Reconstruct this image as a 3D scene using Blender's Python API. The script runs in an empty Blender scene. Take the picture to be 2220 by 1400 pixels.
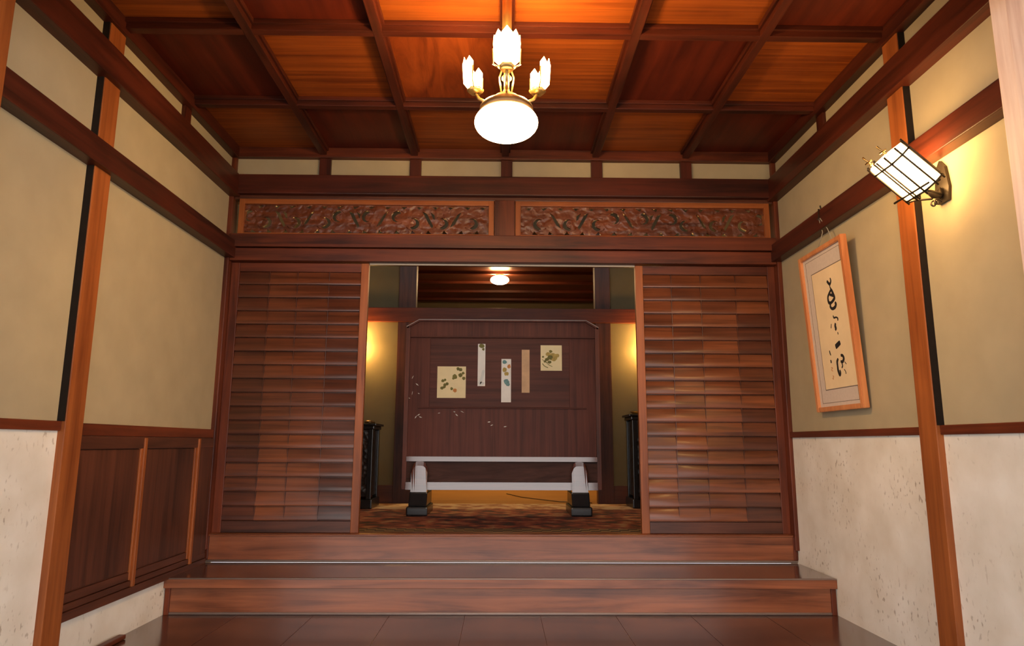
import bpy, bmesh, math, random
from mathutils import Vector, Matrix
random.seed(7)
C = bpy.context.scene.collection

# ------------------------------------------------------------------ camera, sky, exposure
cam_data = bpy.data.cameras.new('camera')
cam_data.sensor_width = 36.0
cam_data.lens = 1489.46 / 2220 * 36.0
cam = bpy.data.objects.new('camera', cam_data)
C.objects.link(cam)
yaw, pitch, roll = 0.0147, 0.1735, 0.0043
F = Vector((math.sin(yaw)*math.cos(pitch), math.cos(yaw)*math.cos(pitch), math.sin(pitch)))
R0 = Vector((math.cos(yaw), -math.sin(yaw), 0)); U0 = R0.cross(F)
RR = R0*math.cos(roll) + U0*math.sin(roll); UU = U0*math.cos(roll) - R0*math.sin(roll)
cam.matrix_world = Matrix(((RR.x, UU.x, -F.x, -0.0142), (RR.y, UU.y, -F.y, 0.0), (RR.z, UU.z, -F.z, 0.91), (0, 0, 0, 1)))
bpy.context.scene.camera = cam

SKY = 2.3
LAMP = 3.0
w = bpy.data.worlds.new('sky'); bpy.context.scene.world = w; w.use_nodes = True
wn = w.node_tree.nodes; wl = w.node_tree.links
bg = wn['Background']; bg.inputs['Strength'].default_value = SKY
bg.inputs['Color'].default_value = (1.0, 0.965, 0.94, 1)
vs = bpy.context.scene.view_settings
vs.view_transform = 'Standard'; vs.look = 'None'; vs.gamma = 1.0; vs.use_curve_mapping = False
vs.exposure = 0.45


# ------------------------------------------------------------------ materials
def new_mat(name):
    m = bpy.data.materials.new(name); m.use_nodes = True
    nt = m.node_tree
    return m, nt, nt.nodes['Principled BSDF']


def ramp(nt, stops):
    r = nt.nodes.new('ShaderNodeValToRGB')
    els = r.color_ramp.elements
    while len(els) < len(stops): els.new(0.5)
    for e, (p, c) in zip(els, stops):
        e.position = p; e.color = (c[0], c[1], c[2], 1)
    return r


def wood(name, dark, light, axis='x', rough=0.35, spec=0.5, scale=1.0, bump=0.15, coat=0.0, swirl=0.0, stretch=14.0):
    m, nt, b = new_mat(name)
    L = nt.links
    geo = nt.nodes.new('ShaderNodeNewGeometry')
    mp = nt.nodes.new('ShaderNodeMapping')
    s = [stretch*scale]*3
    s['xyz'.index(axis)] = 0.75*scale
    mp.inputs['Scale'].default_value = s
    oi = nt.nodes.new('ShaderNodeObjectInfo')
    off = nt.nodes.new('ShaderNodeVectorMath'); off.operation = 'SCALE'
    cmb = nt.nodes.new('ShaderNodeCombineXYZ')
    for k in range(3): L.new(oi.outputs['Random'], cmb.inputs[k])
    L.new(cmb.outputs[0], off.inputs[0]); off.inputs['Scale'].default_value = 7.3
    add = nt.nodes.new('ShaderNodeVectorMath'); add.operation = 'ADD'
    L.new(geo.outputs['Position'], add.inputs[0]); L.new(off.outputs[0], add.inputs[1])
    L.new(add.outputs[0], mp.inputs['Vector'])
    n1 = nt.nodes.new('ShaderNodeTexNoise'); n1.inputs['Scale'].default_value = 1.6
    n1.inputs['Detail'].default_value = 7; n1.inputs['Roughness'].default_value = 0.62
    n1.inputs['Distortion'].default_value = 0.5 + swirl
    L.new(mp.outputs[0], n1.inputs['Vector'])
    n2 = nt.nodes.new('ShaderNodeTexNoise'); n2.inputs['Scale'].default_value = 2.2
    n2.inputs['Detail'].default_value = 3
    L.new(add.outputs[0], n2.inputs['Vector'])
    mx = nt.nodes.new('ShaderNodeMath'); mx.operation = 'MULTIPLY_ADD'
    L.new(n2.outputs['Fac'], mx.inputs[0]); mx.inputs[1].default_value = 0.45
    L.new(n1.outputs['Fac'], mx.inputs[2])
    mid = [(dark[k]+light[k])/2 for k in range(3)]
    r = ramp(nt, [(0.50, dark), (0.70, mid), (0.92, light)])
    L.new(mx.outputs[0], r.inputs[0])
    L.new(r.outputs[0], b.inputs['Base Color'])
    b.inputs['Roughness'].default_value = rough
    b.inputs['Specular IOR Level'].default_value = spec
    b.inputs['Coat Weight'].default_value = coat
    b.inputs['Coat Roughness'].default_value = 0.12
    bp = nt.nodes.new('ShaderNodeBump'); bp.inputs['Strength'].default_value = bump; bp.inputs['Distance'].default_value = 0.004
    L.new(n1.outputs['Fac'], bp.inputs['Height']); L.new(bp.outputs[0], b.inputs['Normal'])
    return m


def plain(name, col, rough=0.5, metal=0.0, spec=0.5, noise=0.0, nscale=20, bump=0.0):
    m, nt, b = new_mat(name)
    L = nt.links
    geo = nt.nodes.new('ShaderNodeNewGeometry')
    n = nt.nodes.new('ShaderNodeTexNoise'); n.inputs['Scale'].default_value = nscale; n.inputs['Detail'].default_value = 5
    L.new(geo.outputs['Position'], n.inputs['Vector'])
    a = [max(0, c*(1-noise)) for c in col]; z = [min(1, c*(1+noise)) for c in col]
    r = ramp(nt, [(0.3, a), (0.7, z)])
    L.new(n.outputs['Fac'], r.inputs[0]); L.new(r.outputs[0], b.inputs['Base Color'])
    b.inputs['Roughness'].default_value = rough; b.inputs['Metallic'].default_value = metal
    b.inputs['Specular IOR Level'].default_value = spec
    if bump:
        bp = nt.nodes.new('ShaderNodeBump'); bp.inputs['Strength'].default_value = bump; bp.inputs['Distance'].default_value = 0.002
        L.new(n.outputs['Fac'], bp.inputs['Height']); L.new(bp.outputs[0], b.inputs['Normal'])
    return m


def glow(name, col, strength):
    m, nt, b = new_mat(name)
    b.inputs['Base Color'].default_value = (0.9, 0.88, 0.8, 1)
    b.inputs['Emission Color'].default_value = (col[0], col[1], col[2], 1)
    b.inputs['Emission Strength'].default_value = strength
    b.inputs['Roughness'].default_value = 0.4
    return m


M = {}
RD, RL = (0.035, 0.0065, 0.003), (0.165, 0.034, 0.011)
for ax in 'xyz':
    M['old_'+ax] = wood('old_dark_red_wood_'+ax, (0.018, 0.0045, 0.003), (0.095, 0.018, 0.008), ax, rough=0.4, spec=0.35)
    M['beam_'+ax] = wood('red_stained_wood_'+ax, RD, RL, ax, rough=0.42, spec=0.35)
    M['pale_'+ax] = wood('amber_wood_'+ax, (0.17, 0.04, 0.009), (0.38, 0.11, 0.026), ax, rough=0.42, spec=0.35)
    M['dark_'+ax] = wood('dark_stained_wood_'+ax, (0.030, 0.009, 0.005), (0.12, 0.036, 0.018), ax, rough=0.4, spec=0.4)
M['ceil_x'] = wood('ceiling_cedar', (0.13, 0.024, 0.004), (0.34, 0.082, 0.011), 'x', rough=0.45, spec=0.35, stretch=26)
M['ceil_y'] = wood('ceiling_cedar_dark', (0.05, 0.006, 0.0025), (0.12, 0.016, 0.005), 'y', rough=0.45, spec=0.35, stretch=10)
M['ceil_swirl'] = wood('ceiling_cedar_burl', (0.11, 0.016, 0.004), (0.34, 0.07, 0.012), 'y', rough=0.45, spec=0.35, swirl=2.2, stretch=5)
M['step_x'] = wood('step_wood', (0.08, 0.018, 0.007), (0.34, 0.105, 0.042), 'x', rough=0.3, coat=0.25)
M['tread_x'] = wood('tread_wood', (0.05, 0.02, 0.012), (0.12, 0.045, 0.025), 'x', rough=0.2, coat=0.7, bump=0.01)
M['floor_y'] = wood('polished_floor_wood', (0.05, 0.018, 0.011), (0.11, 0.037, 0.02), 'y', rough=0.2, coat=0.6, bump=0.01)
M['slat_a'] = wood('slat_wood_light', (0.075, 0.019, 0.007), (0.24, 0.068, 0.023), 'x', rough=0.32, coat=0.12, stretch=22)
M['slat_b'] = wood('slat_wood_mid', (0.052, 0.014, 0.006), (0.17, 0.047, 0.018), 'x', rough=0.32, coat=0.12, stretch=22)
M['slat_c'] = wood('slat_wood_dark', (0.038, 0.011, 0.006), (0.12, 0.032, 0.014), 'x', rough=0.32, coat=0.12, stretch=22)
M['screen_z'] = wood('screen_wood', (0.06, 0.014, 0.009), (0.13, 0.034, 0.02), 'z', rough=0.5, spec=0.2, stretch=24)
M['screen_x'] = wood('screen_wood_flat', (0.05, 0.012, 0.008), (0.11, 0.03, 0.018), 'x', rough=0.5, spec=0.2, stretch=24)
M['screen_gloss'] = wood('screen_polished_wood', (0.07, 0.02, 0.015), (0.15, 0.05, 0.035), 'x', rough=0.25, spec=0.7, coat=1.0, bump=0.03)
M['screen_gloss'].node_tree.nodes['Principled BSDF'].inputs['Coat IOR'].default_value = 1.6
M['burl'] = wood('screen_burl', (0.03, 0.010, 0.007), (0.09, 0.035, 0.024), 'x', rough=0.55, spec=0.15, swirl=2.5, stretch=6)
M['honey'] = wood('honey_floorboards', (0.55, 0.22, 0.045), (0.75, 0.34, 0.08), 'x', rough=0.3, coat=0.3)
M['frame_wood'] = wood('picture_frame_wood', (0.42, 0.13, 0.04), (0.66, 0.27, 0.10), 'z', rough=0.35, coat=0.2)
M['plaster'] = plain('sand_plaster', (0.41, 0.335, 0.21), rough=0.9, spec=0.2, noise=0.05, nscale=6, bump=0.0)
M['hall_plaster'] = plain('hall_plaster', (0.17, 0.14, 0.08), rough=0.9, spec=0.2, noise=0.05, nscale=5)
M['lacquer'] = plain('black_lacquer', (0.012, 0.011, 0.012), rough=0.25, noise=0.2)
M['near_black'] = plain('near_black_strip', (0.012, 0.007, 0.005), rough=0.7, spec=0.2, noise=0.2)
M['iron'] = plain('wrought_iron', (0.035, 0.025, 0.018), rough=0.45, metal=0.6, noise=0.2)
M['brass'] = plain('aged_brass', (0.42, 0.27, 0.10), rough=0.32, metal=0.9, noise=0.15)
M['dark_brass'] = plain('dark_bronze', (0.16, 0.09, 0.04), rough=0.4, metal=0.8, noise=0.2)
M['paper'] = plain('calligraphy_paper', (0.78, 0.60, 0.36), rough=0.8, noise=0.04, nscale=9)
M['mat_board'] = plain('silk_mount', (0.60, 0.50, 0.42), rough=0.75, noise=0.04, nscale=60)
M['mat_line'] = plain('mount_edging', (0.16, 0.11, 0.08), rough=0.7)
M['ink'] = plain('black_ink', (0.012, 0.010, 0.010), rough=0.7)
M['seal'] = plain('faded_red_seal', (0.55, 0.25, 0.10), rough=0.7)
M['cord'] = plain('grey_cord', (0.30, 0.26, 0.2), rough=0.8)
M['black_cable'] = plain('dark_cable', (0.03, 0.015, 0.01), rough=0.5)
M['card_cream'] = plain('cream_card', (0.80, 0.66, 0.38), rough=0.7, noise=0.04, nscale=12)
M['card_tan'] = plain('tan_card', (0.58, 0.36, 0.20), rough=0.7, noise=0.12, nscale=14)
M['card_white'] = plain('white_card', (0.80, 0.76, 0.70), rough=0.7, noise=0.04)
M['card_grey'] = plain('pale_grey_card', (0.62, 0.62, 0.58), rough=0.7, noise=0.10, nscale=9)
M['leaf_olive'] = plain('olive_paint', (0.16, 0.14, 0.035), rough=0.8, noise=0.25, nscale=60)
M['leaf_gold'] = plain('gold_paint', (0.42, 0.29, 0.07), rough=0.7, noise=0.2, nscale=60)
M['leaf_teal'] = plain('teal_paint', (0.14, 0.26, 0.26), rough=0.8, noise=0.25, nscale=60)
M['leaf_orange'] = plain('orange_paint', (0.55, 0.22, 0.06), rough=0.8, noise=0.2, nscale=60)
M['shell'] = plain('shell_inlay', (0.55, 0.50, 0.42), rough=0.3, noise=0.3, nscale=90)
M['track'] = plain('worn_track_edge', (0.34, 0.28, 0.22), rough=0.4, spec=0.6)
M['edge'] = plain('pale_highlight_edge', (0.30, 0.22, 0.19), rough=0.34, spec=0.6)  # pale colour paints the highlight lines along step and screen edges
M['stone_ground'] = plain('porch_stone', (0.20, 0.185, 0.165), rough=0.8, noise=0.15, nscale=8)
M['sunny_post'] = wood('sunlit_post_wood', (0.60, 0.40, 0.33), (0.85, 0.68, 0.60), 'z', rough=0.6)  # daylight on the right jamb is painted in as pale pink
M['lamp_globe'] = glow('lit_opal_glass', (1.0, 0.64, 0.28), 9*LAMP)
M['lamp_cup'] = glow('lit_frosted_cup', (1.0, 0.6, 0.22), 9*LAMP)
M['sconce_glass'] = glow('lit_lantern_glass', (1.0, 0.58, 0.2), 11*LAMP)
M['hall_globe'] = glow('lit_hall_globe', (1.0, 0.62, 0.28), 22*LAMP)
M['hall_sconce'] = glow('lit_hall_lamp', (1.0, 0.55, 0.16), 26*LAMP)
M['bulb'] = glow('lit_bulb', (1.0, 0.6, 0.22), 360*LAMP)


def speckled():
    m, nt, b = new_mat('speckled_white_plaster'); L = nt.links
    geo = nt.nodes.new('ShaderNodeNewGeometry')
    n = nt.nodes.new('ShaderNodeTexNoise'); n.inputs['Scale'].default_value = 5; n.inputs['Detail'].default_value = 4
    L.new(geo.outputs['Position'], n.inputs['Vector'])
    base = ramp(nt, [(0.3, (0.73, 0.66, 0.555)), (0.7, (0.87, 0.82, 0.74))]); L.new(n.outputs['Fac'], base.inputs[0])
    # small pits, gathered in patches and drawn out vertically
    mp = nt.nodes.new('ShaderNodeMapping'); mp.inputs['Scale'].default_value = (1, 1, 0.55)
    L.new(geo.outputs['Position'], mp.inputs['Vector'])
    v = nt.nodes.new('ShaderNodeTexNoise'); v.inputs['Scale'].default_value = 55; v.inputs['Detail'].default_value = 2
    L.new(mp.outputs[0], v.inputs['Vector'])
    pr = ramp(nt, [(0.61, (0, 0, 0)), (0.69, (1, 1, 1))]); L.new(v.outputs['Fac'], pr.inputs[0])
    n3 = nt.nodes.new('ShaderNodeTexNoise'); n3.inputs['Scale'].default_value = 3.3; n3.inputs['Detail'].default_value = 3
    L.new(geo.outputs['Position'], n3.inputs['Vector'])
    gr = ramp(nt, [(0.45, (0.05, 0.05, 0.05)), (0.62, (1, 1, 1))]); L.new(n3.outputs['Fac'], gr.inputs[0])
    mu = nt.nodes.new('ShaderNodeMath'); mu.operation = 'MULTIPLY'
    L.new(pr.outputs[0], mu.inputs[0]); L.new(gr.outputs[0], mu.inputs[1])
    mu2 = nt.nodes.new('ShaderNodeMath'); mu2.operation = 'MULTIPLY'; mu2.inputs[1].default_value = 0.7
    L.new(mu.outputs[0], mu2.inputs[0])
    mix = nt.nodes.new('ShaderNodeMix'); mix.data_type = 'RGBA'
    L.new(mu2.outputs[0], mix.inputs['Factor']); L.new(base.outputs[0], mix.inputs[6])
    mix.inputs[7].default_value = (0.30, 0.22, 0.15, 1)
    L.new(mix.outputs[2], b.inputs['Base Color'])
    b.inputs['Roughness'].default_value = 0.85
    bp = nt.nodes.new('ShaderNodeBump'); bp.inputs['Strength'].default_value = 0.3; bp.inputs['Distance'].default_value = 0.002; bp.invert = True
    L.new(mu.outputs[0], bp.inputs['Height']); L.new(bp.outputs[0], b.inputs['Normal'])
    return m


def carpet_mat():
    m, nt, b = new_mat('patterned_red_carpet'); L = nt.links
    geo = nt.nodes.new('ShaderNodeNewGeometry')
    n = nt.nodes.new('ShaderNodeTexNoise'); n.inputs['Scale'].default_value = 9; n.inputs['Detail'].default_value = 6
    L.new(geo.outputs['Position'], n.inputs['Vector'])
    r = ramp(nt, [(0.38, (0.04, 0.018, 0.012)), (0.48, (0.18, 0.035, 0.018)), (0.57, (0.30, 0.08, 0.035)), (0.66, (0.36, 0.22, 0.11))])
    L.new(n.outputs['Fac'], r.inputs[0])
    # border of dark and straw blocks along the front
    mp = nt.nodes.new('ShaderNodeMapping'); mp.inputs['Scale'].default_value = (16, 20, 1)
    L.new(geo.outputs['Position'], mp.inputs['Vector'])
    ck = nt.nodes.new('ShaderNodeTexChecker'); ck.inputs['Scale'].default_value = 1.0
    ck.inputs['Color1'].default_value = (0.035, 0.02, 0.012, 1); ck.inputs['Color2'].default_value = (0.26, 0.17, 0.07, 1)
    L.new(mp.outputs[0], ck.inputs['Vector'])
    sp = nt.nodes.new('ShaderNodeSeparateXYZ'); L.new(geo.outputs['Position'], sp.inputs[0])
    lt = nt.nodes.new('ShaderNodeMath'); lt.operation = 'LESS_THAN'; lt.inputs[1].default_value = 4.66
    L.new(sp.outputs[1], lt.inputs[0])
    mix = nt.nodes.new('ShaderNodeMix'); mix.data_type = 'RGBA'
    L.new(lt.outputs[0], mix.inputs['Factor']); L.new(r.outputs[0], mix.inputs[6]); L.new(ck.outputs[0], mix.inputs[7])
    gt = nt.nodes.new('ShaderNodeMath'); gt.operation = 'GREATER_THAN'; gt.inputs[1].default_value = 6.0
    L.new(sp.outputs[1], gt.inputs[0])
    r2 = ramp(nt, [(0.4, (0.30, 0.12, 0.06)), (0.5, (0.55, 0.36, 0.22)), (0.6, (0.60, 0.45, 0.30))]); L.new(n.outputs['Fac'], r2.inputs[0])
    mix2 = nt.nodes.new('ShaderNodeMix'); mix2.data_type = 'RGBA'
    L.new(gt.outputs[0], mix2.inputs['Factor']); L.new(mix.outputs[2], mix2.inputs[6]); L.new(r2.outputs[0], mix2.inputs[7])
    L.new(mix2.outputs[2], b.inputs['Base Color'])
    b.inputs['Roughness'].default_value = 0.9
    return m


def stand_mat():
    m, nt, b = new_mat('carved_black_wood'); L = nt.links
    geo = nt.nodes.new('ShaderNodeNewGeometry')
    v = nt.nodes.new('ShaderNodeTexVoronoi'); v.inputs['Scale'].default_value = 26
    L.new(geo.outputs['Position'], v.inputs['Vector'])
    r = ramp(nt, [(0.1, (0.035, 0.022, 0.018)), (0.6, (0.010, 0.007, 0.007))]); L.new(v.outputs['Distance'], r.inputs[0])
    L.new(r.outputs[0], b.inputs['Base Color']); b.inputs['Roughness'].default_value = 0.3
    bp = nt.nodes.new('ShaderNodeBump'); bp.inputs['Strength'].default_value = 0.6; bp.inputs['Distance'].default_value = 0.01
    L.new(v.outputs['Distance'], bp.inputs['Height']); L.new(bp.outputs[0], b.inputs['Normal'])
    return m


M['carving'] = wood('carved_relief_wood', (0.05, 0.012, 0.005), (0.20, 0.05, 0.016), 'x', rough=0.4, spec=0.5)
nt = M['carving'].node_tree
gg = nt.nodes.new('ShaderNodeNewGeometry'); vv = nt.nodes.new('ShaderNodeTexVoronoi'); vv.feature = 'SMOOTH_F1'; vv.inputs['Scale'].default_value = 24
nn = nt.nodes.new('ShaderNodeTexNoise'); nn.inputs['Scale'].default_value = 14
ad = nt.nodes.new('ShaderNodeVectorMath'); ad.operation = 'MULTIPLY_ADD'; ad.inputs[1].default_value = (0.08, 0.08, 0.08)
nt.links.new(gg.outputs['Position'], nn.inputs['Vector']); nt.links.new(nn.outputs['Color'], ad.inputs[0]); nt.links.new(gg.outputs['Position'], ad.inputs[2])
nt.links.new(ad.outputs[0], vv.inputs['Vector'])
bb = [n for n in nt.nodes if n.type == 'BUMP'][0]; bb.inputs['Strength'].default_value = 1.0; bb.inputs['Distance'].default_value = 0.011
nt.links.new(vv.outputs['Distance'], bb.inputs['Height'])
M['speckled'] = speckled(); M['carpet'] = carpet_mat(); M['carved_black'] = stand_mat()


# ------------------------------------------------------------------ mesh helpers
def bx(bm, x0, x1, y0, y1, z0, z1, bev=0.0, mi=0):
    vs_ = [bm.verts.new((x, y, z)) for x in (x0, x1) for y in (y0, y1) for z in (z0, z1)]
    idx = [(0, 1, 3, 2), (4, 6, 7, 5), (0, 4, 5, 1), (2, 3, 7, 6), (0, 2, 6, 4), (1, 5, 7, 3)]
    fs = [bm.faces.new([vs_[i] for i in f]) for f in idx]
    for f in fs: f.material_index = mi
    if bev:
        es = list({e for f in fs for e in f.edges})
        bmesh.ops.bevel(bm, geom=es, offset=bev, segments=2, affect='EDGES', profile=0.6, material=mi)
    return vs_


def tube(bm, pts, r, seg=8, cap=True, mi=0):
    pts = [Vector(p) for p in pts]
    rs = r if isinstance(r, (list, tuple)) else [r]*len(pts)
    rings = []
    up = None
    for i, p in enumerate(pts):
        d = (pts[min(i+1, len(pts)-1)] - pts[max(i-1, 0)]).normalized()
        if up is None:
            up = Vector((0, 0, 1)) if abs(d.z) < 0.9 else Vector((1, 0, 0))
        s = d.cross(up).normalized(); up = s.cross(d).normalized()
        rings.append([bm.verts.new(p + rs[i]*(s*math.cos(2*math.pi*k/seg) + up*math.sin(2*math.pi*k/seg))) for k in range(seg)])
    for a, b in zip(rings, rings[1:]):
        for k in range(seg):
            f = bm.faces.new((a[k], a[(k+1) % seg], b[(k+1) % seg], b[k])); f.smooth = True; f.material_index = mi
    if cap:
        f = bm.faces.new(rings[0][::-1]); f.material_index = mi
        f = bm.faces.new(rings[-1]); f.material_index = mi


def lathe(bm, prof, c, seg=32, mi=0):
    rings = []
    for (r, z) in prof:
        if r < 1e-5: rings.append([bm.verts.new((c[0], c[1], c[2]+z))])
        else: rings.append([bm.verts.new((c[0]+r*math.cos(2*math.pi*k/seg), c[1]+r*math.sin(2*math.pi*k/seg), c[2]+z)) for k in range(seg)])
    for a, b in zip(rings, rings[1:]):
        for k in range(seg):
            k2 = (k+1) % seg
            if len(a) == 1 and len(b) == 1: continue
            if len(a) == 1: vsx = (a[0], b[k2], b[k])
            elif len(b) == 1: vsx = (a[k], a[k2], b[0])
            else: vsx = (a[k], a[k2], b[k2], b[k])
            f = bm.faces.new(vsx); f.smooth = True; f.material_index = mi


def prism(bm, poly, to3, t0, t1, mi=0):
    """closed outline extruded between two offsets; to3(a, b, t) gives the point"""
    A = [bm.verts.new(to3(a, b, t0)) for a, b in poly]; B = [bm.verts.new(to3(a, b, t1)) for a, b in poly]
    n = len(poly)
    fs = [bm.faces.new(A), bm.faces.new(B[::-1])]
    for k in range(n): fs.append(bm.faces.new((A[k], B[k], B[(k+1) % n], A[(k+1) % n])))
    for f in fs: f.material_index = mi


def orient(bm): bmesh.ops.recalc_face_normals(bm, faces=bm.faces)


def obj(name, bm, mats, parent=None, origin=None, fix=True):
    if fix: orient(bm)
    me = bpy.data.meshes.new(name)
    base = Vector((0, 0, 0))
    if parent is not None:
        base = Vector(parent['_b']) if '_b' in parent else Vector((0, 0, 0))
        o_w = base
    elif origin is not None: o_w = Vector(origin)
    else:
        xs = [v.co for v in bm.verts]
        o_w = Vector(((min(v.x for v in xs)+max(v.x for v in xs))/2, (min(v.y for v in xs)+max(v.y for v in xs))/2, min(v.z for v in xs)))
    bmesh.ops.translate(bm, verts=bm.verts, vec=-o_w)
    bm.to_mesh(me); bm.free()
    if not isinstance(mats, (list, tuple)): mats = [mats]
    for m in mats: me.materials.append(m)
    o = bpy.data.objects.new(name, me); C.objects.link(o)
    if parent is not None:
        o.parent = parent
        o['_b'] = list(base)
    else:
        o.location = o_w; o['_b'] = list(o_w)
    return o


def thing(name, label, cat, loc, group=None):
    o = bpy.data.objects.new(name, None); C.objects.link(o); o.location = loc; o['_b'] = list(loc)
    o.empty_display_size = 0.1
    return tag(o, label, cat, group)


def tag(o, label, cat, group=None):
    o['label'] = label; o['category'] = cat
    if group: o['group'] = group
    return o


def struct(name, bm, mats, label=None):
    o = obj(name, bm, mats); o['kind'] = 'structure'
    if label: o['label'] = label
    return o


def box_obj(name, dims, mat, parent=None, bev=0.003):
    bm = bmesh.new(); bx(bm, *dims, bev=bev); return obj(name, bm, mat, parent)


trim_n = [0]


def trim(dims, mat, label, bev=0.004):
    trim_n[0] += 1
    bm = bmesh.new()
    if isinstance(dims, list):
        for d in dims: bx(bm, *d, bev=bev)
    else: bx(bm, *dims, bev=bev)
    return struct('trim_%d' % trim_n[0], bm, mat, label)


# ------------------------------------------------------------------ main room shell
XW = 1.82; YB = 4.385; ZC = 2.853
YF = 2.05           # front edge of the entrance room
bm = bmesh.new(); bx(bm, -XW-0.2, XW+0.2, YF, YB+0.02, -0.12, 0.0)
fl = struct('floor', bm, M['floor_y'], 'polished dark brown wooden floor in front of the steps')
# thin joints between the boards run into the room
bm = bmesh.new()
for k in range(1, 9):
    x = -XW + k*3.64/9
    bx(bm, x-0.0012, x+0.0012, YF, 3.93, -0.0005, 0.0006)
obj('board_joint', bm, M['dark_y'], fl)

for side, s in (('left', -1), ('right', 1)):
    bm = bmesh.new()
    x0, x1 = sorted((s*XW, s*(XW+0.18)))
    bx(bm, x0, x1, YF+0.02, YB+0.12, -0.12, 3.0)
    wl_ = struct('wall_'+side, bm, M['plaster'], 'greenish sand plaster side wall, '+side+' side')
    bm = bmesh.new()
    a, b = sorted((s*(XW-0.004), s*(XW+0.01)))
    bx(bm, a, b, YF+0.03, YB, 0.0, 0.955)
    obj('dado', bm, M['speckled'], wl_)['label'] = 'white speckled plaster dado'
bm = bmesh.new(); bx(bm, -XW, XW, YB+0.0, YB+0.1, 2.5, 3.0)
struct('wall_back', bm, M['plaster'], 'plaster strip of the back wall above the long beam')

# posts on the side walls
PY0, PY1 = 2.852, 2.972
for side, s in (('left', -1), ('right', 1)):
    a, b = sorted((s*(XW-0.034), s*(XW+0.02)))
    trim((a, b, PY0, PY1, 0.0, ZC), M['pale_z'], 'reddish brown wall post standing midway along the %s wall' % side)
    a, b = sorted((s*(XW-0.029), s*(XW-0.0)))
    trim((a, b, PY0-0.006, PY0-0.0005, 0.992, 2.78), M['near_black'], 'thin black strip up the near side of the midway post, %s wall' % side, bev=0)  # near-black strip along the near side of each post
    # corner post at the back wall
    a, b = sorted((s*(XW-0.028), s*(XW+0.02)))
    trim((a, b, YB-0.035, YB+0.05, 0.27, ZC), M['beam_z'], 'brown corner post between back wall and %s wall' % side)
    # near doorway jamb
    a, b = sorted((s*(XW-0.07), s*(XW+0.06)))
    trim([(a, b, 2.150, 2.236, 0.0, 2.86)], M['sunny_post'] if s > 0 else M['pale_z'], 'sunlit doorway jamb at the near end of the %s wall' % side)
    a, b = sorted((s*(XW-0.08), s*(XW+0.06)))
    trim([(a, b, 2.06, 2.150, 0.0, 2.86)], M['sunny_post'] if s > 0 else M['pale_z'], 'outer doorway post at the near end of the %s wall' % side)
    # rails: lower rail, upper rail, sill rail
    a, b = sorted((s*(XW-0.065), s*(XW+0.01)))
    trim((a, b, 2.205, YB-0.01, 2.092, 2.205), M['old_y'], 'thick dark rail along the %s wall above head height' % side)
    trim((a, b, 2.205, YB-0.01, 2.508, 2.655), M['old_y'], 'thick brown upper rail along the %s wall below the plaster strip' % side)
    a, b = sorted((s*(XW-0.018), s*(XW+0.01)))
    trim((a, b, 2.205, PY0, 0.953, 0.992), M['beam_y'], 'narrow brown dado rail on the near bay of the %s wall' % side)
    trim((a, b, PY1, YB-0.03, 0.953 if s > 0 else 0.935, 0.988), M['beam_y'], 'narrow brown dado rail on the far bay of the %s wall' % side)
    # short posts in the plaster strip
    a, b = sorted((s*(XW-0.02), s*(XW+0.01)))
    trim((a, b, 3.62, 3.70, 2.655, 2.79), M['old_z'], 'short strut in the plaster strip of the %s wall' % side)

# panelled wood wainscot in the far bay of the left wall
bm = bmesh.new(); bx(bm, -XW, -XW+0.010, PY1, YB-0.03, 0.24, 0.93)
wc = struct('trim_40', bm, M['dark_z'], 'dark wooden wainscot with two panels in the far bay of the left wall')
for (y0, y1) in ((2.955, 3.49), (3.545, 4.105)):
    box_obj('panel', (-XW+0.008, -XW+0.016, y0, y1, 0.295, 0.875), M['dark_z'], wc, bev=0.004)
box_obj('rail', (-XW, -XW+0.026, PY1, YB-0.035, 0.878, 0.934), M['dark_y'], wc)
box_obj('rail', (-XW, -XW+0.030, PY1, YB-0.035, 0.185, 0.222), M['dark_y'], wc)
box_obj('rail', (-XW, -XW+0.024, PY1, YB-0.035, 0.224, 0.252), M['dark_y'], wc)
box_obj('rail', (-XW, -XW+0.018, PY1, YB-0.035, 0.254, 0.292), M['dark_y'], wc)
bm = bmesh.new()
bx(bm, -XW, -XW+0.034, 3.504, 3.528, 0.222, 0.93, bev=0.004); bx(bm, -XW, -XW+0.024, 3.490, 3.542, 0.254, 0.92, bev=0.004)
obj('stile', bm, M['pale_z'], wc)
bm = bmesh.new()
bx(bm, -XW, -XW+0.034, 4.125, 4.150, 0.222, 0.93, bev=0.004); bx(bm, -XW, -XW+0.024, 4.105, 4.165, 0.254, 0.92, bev=0.004)
obj('stile', bm, M['pale_z'], wc)
box_obj('stile', (-XW, -XW+0.022, 4.17, YB-0.036, 0.222, 0.93), M['dark_z'], wc)

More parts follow.
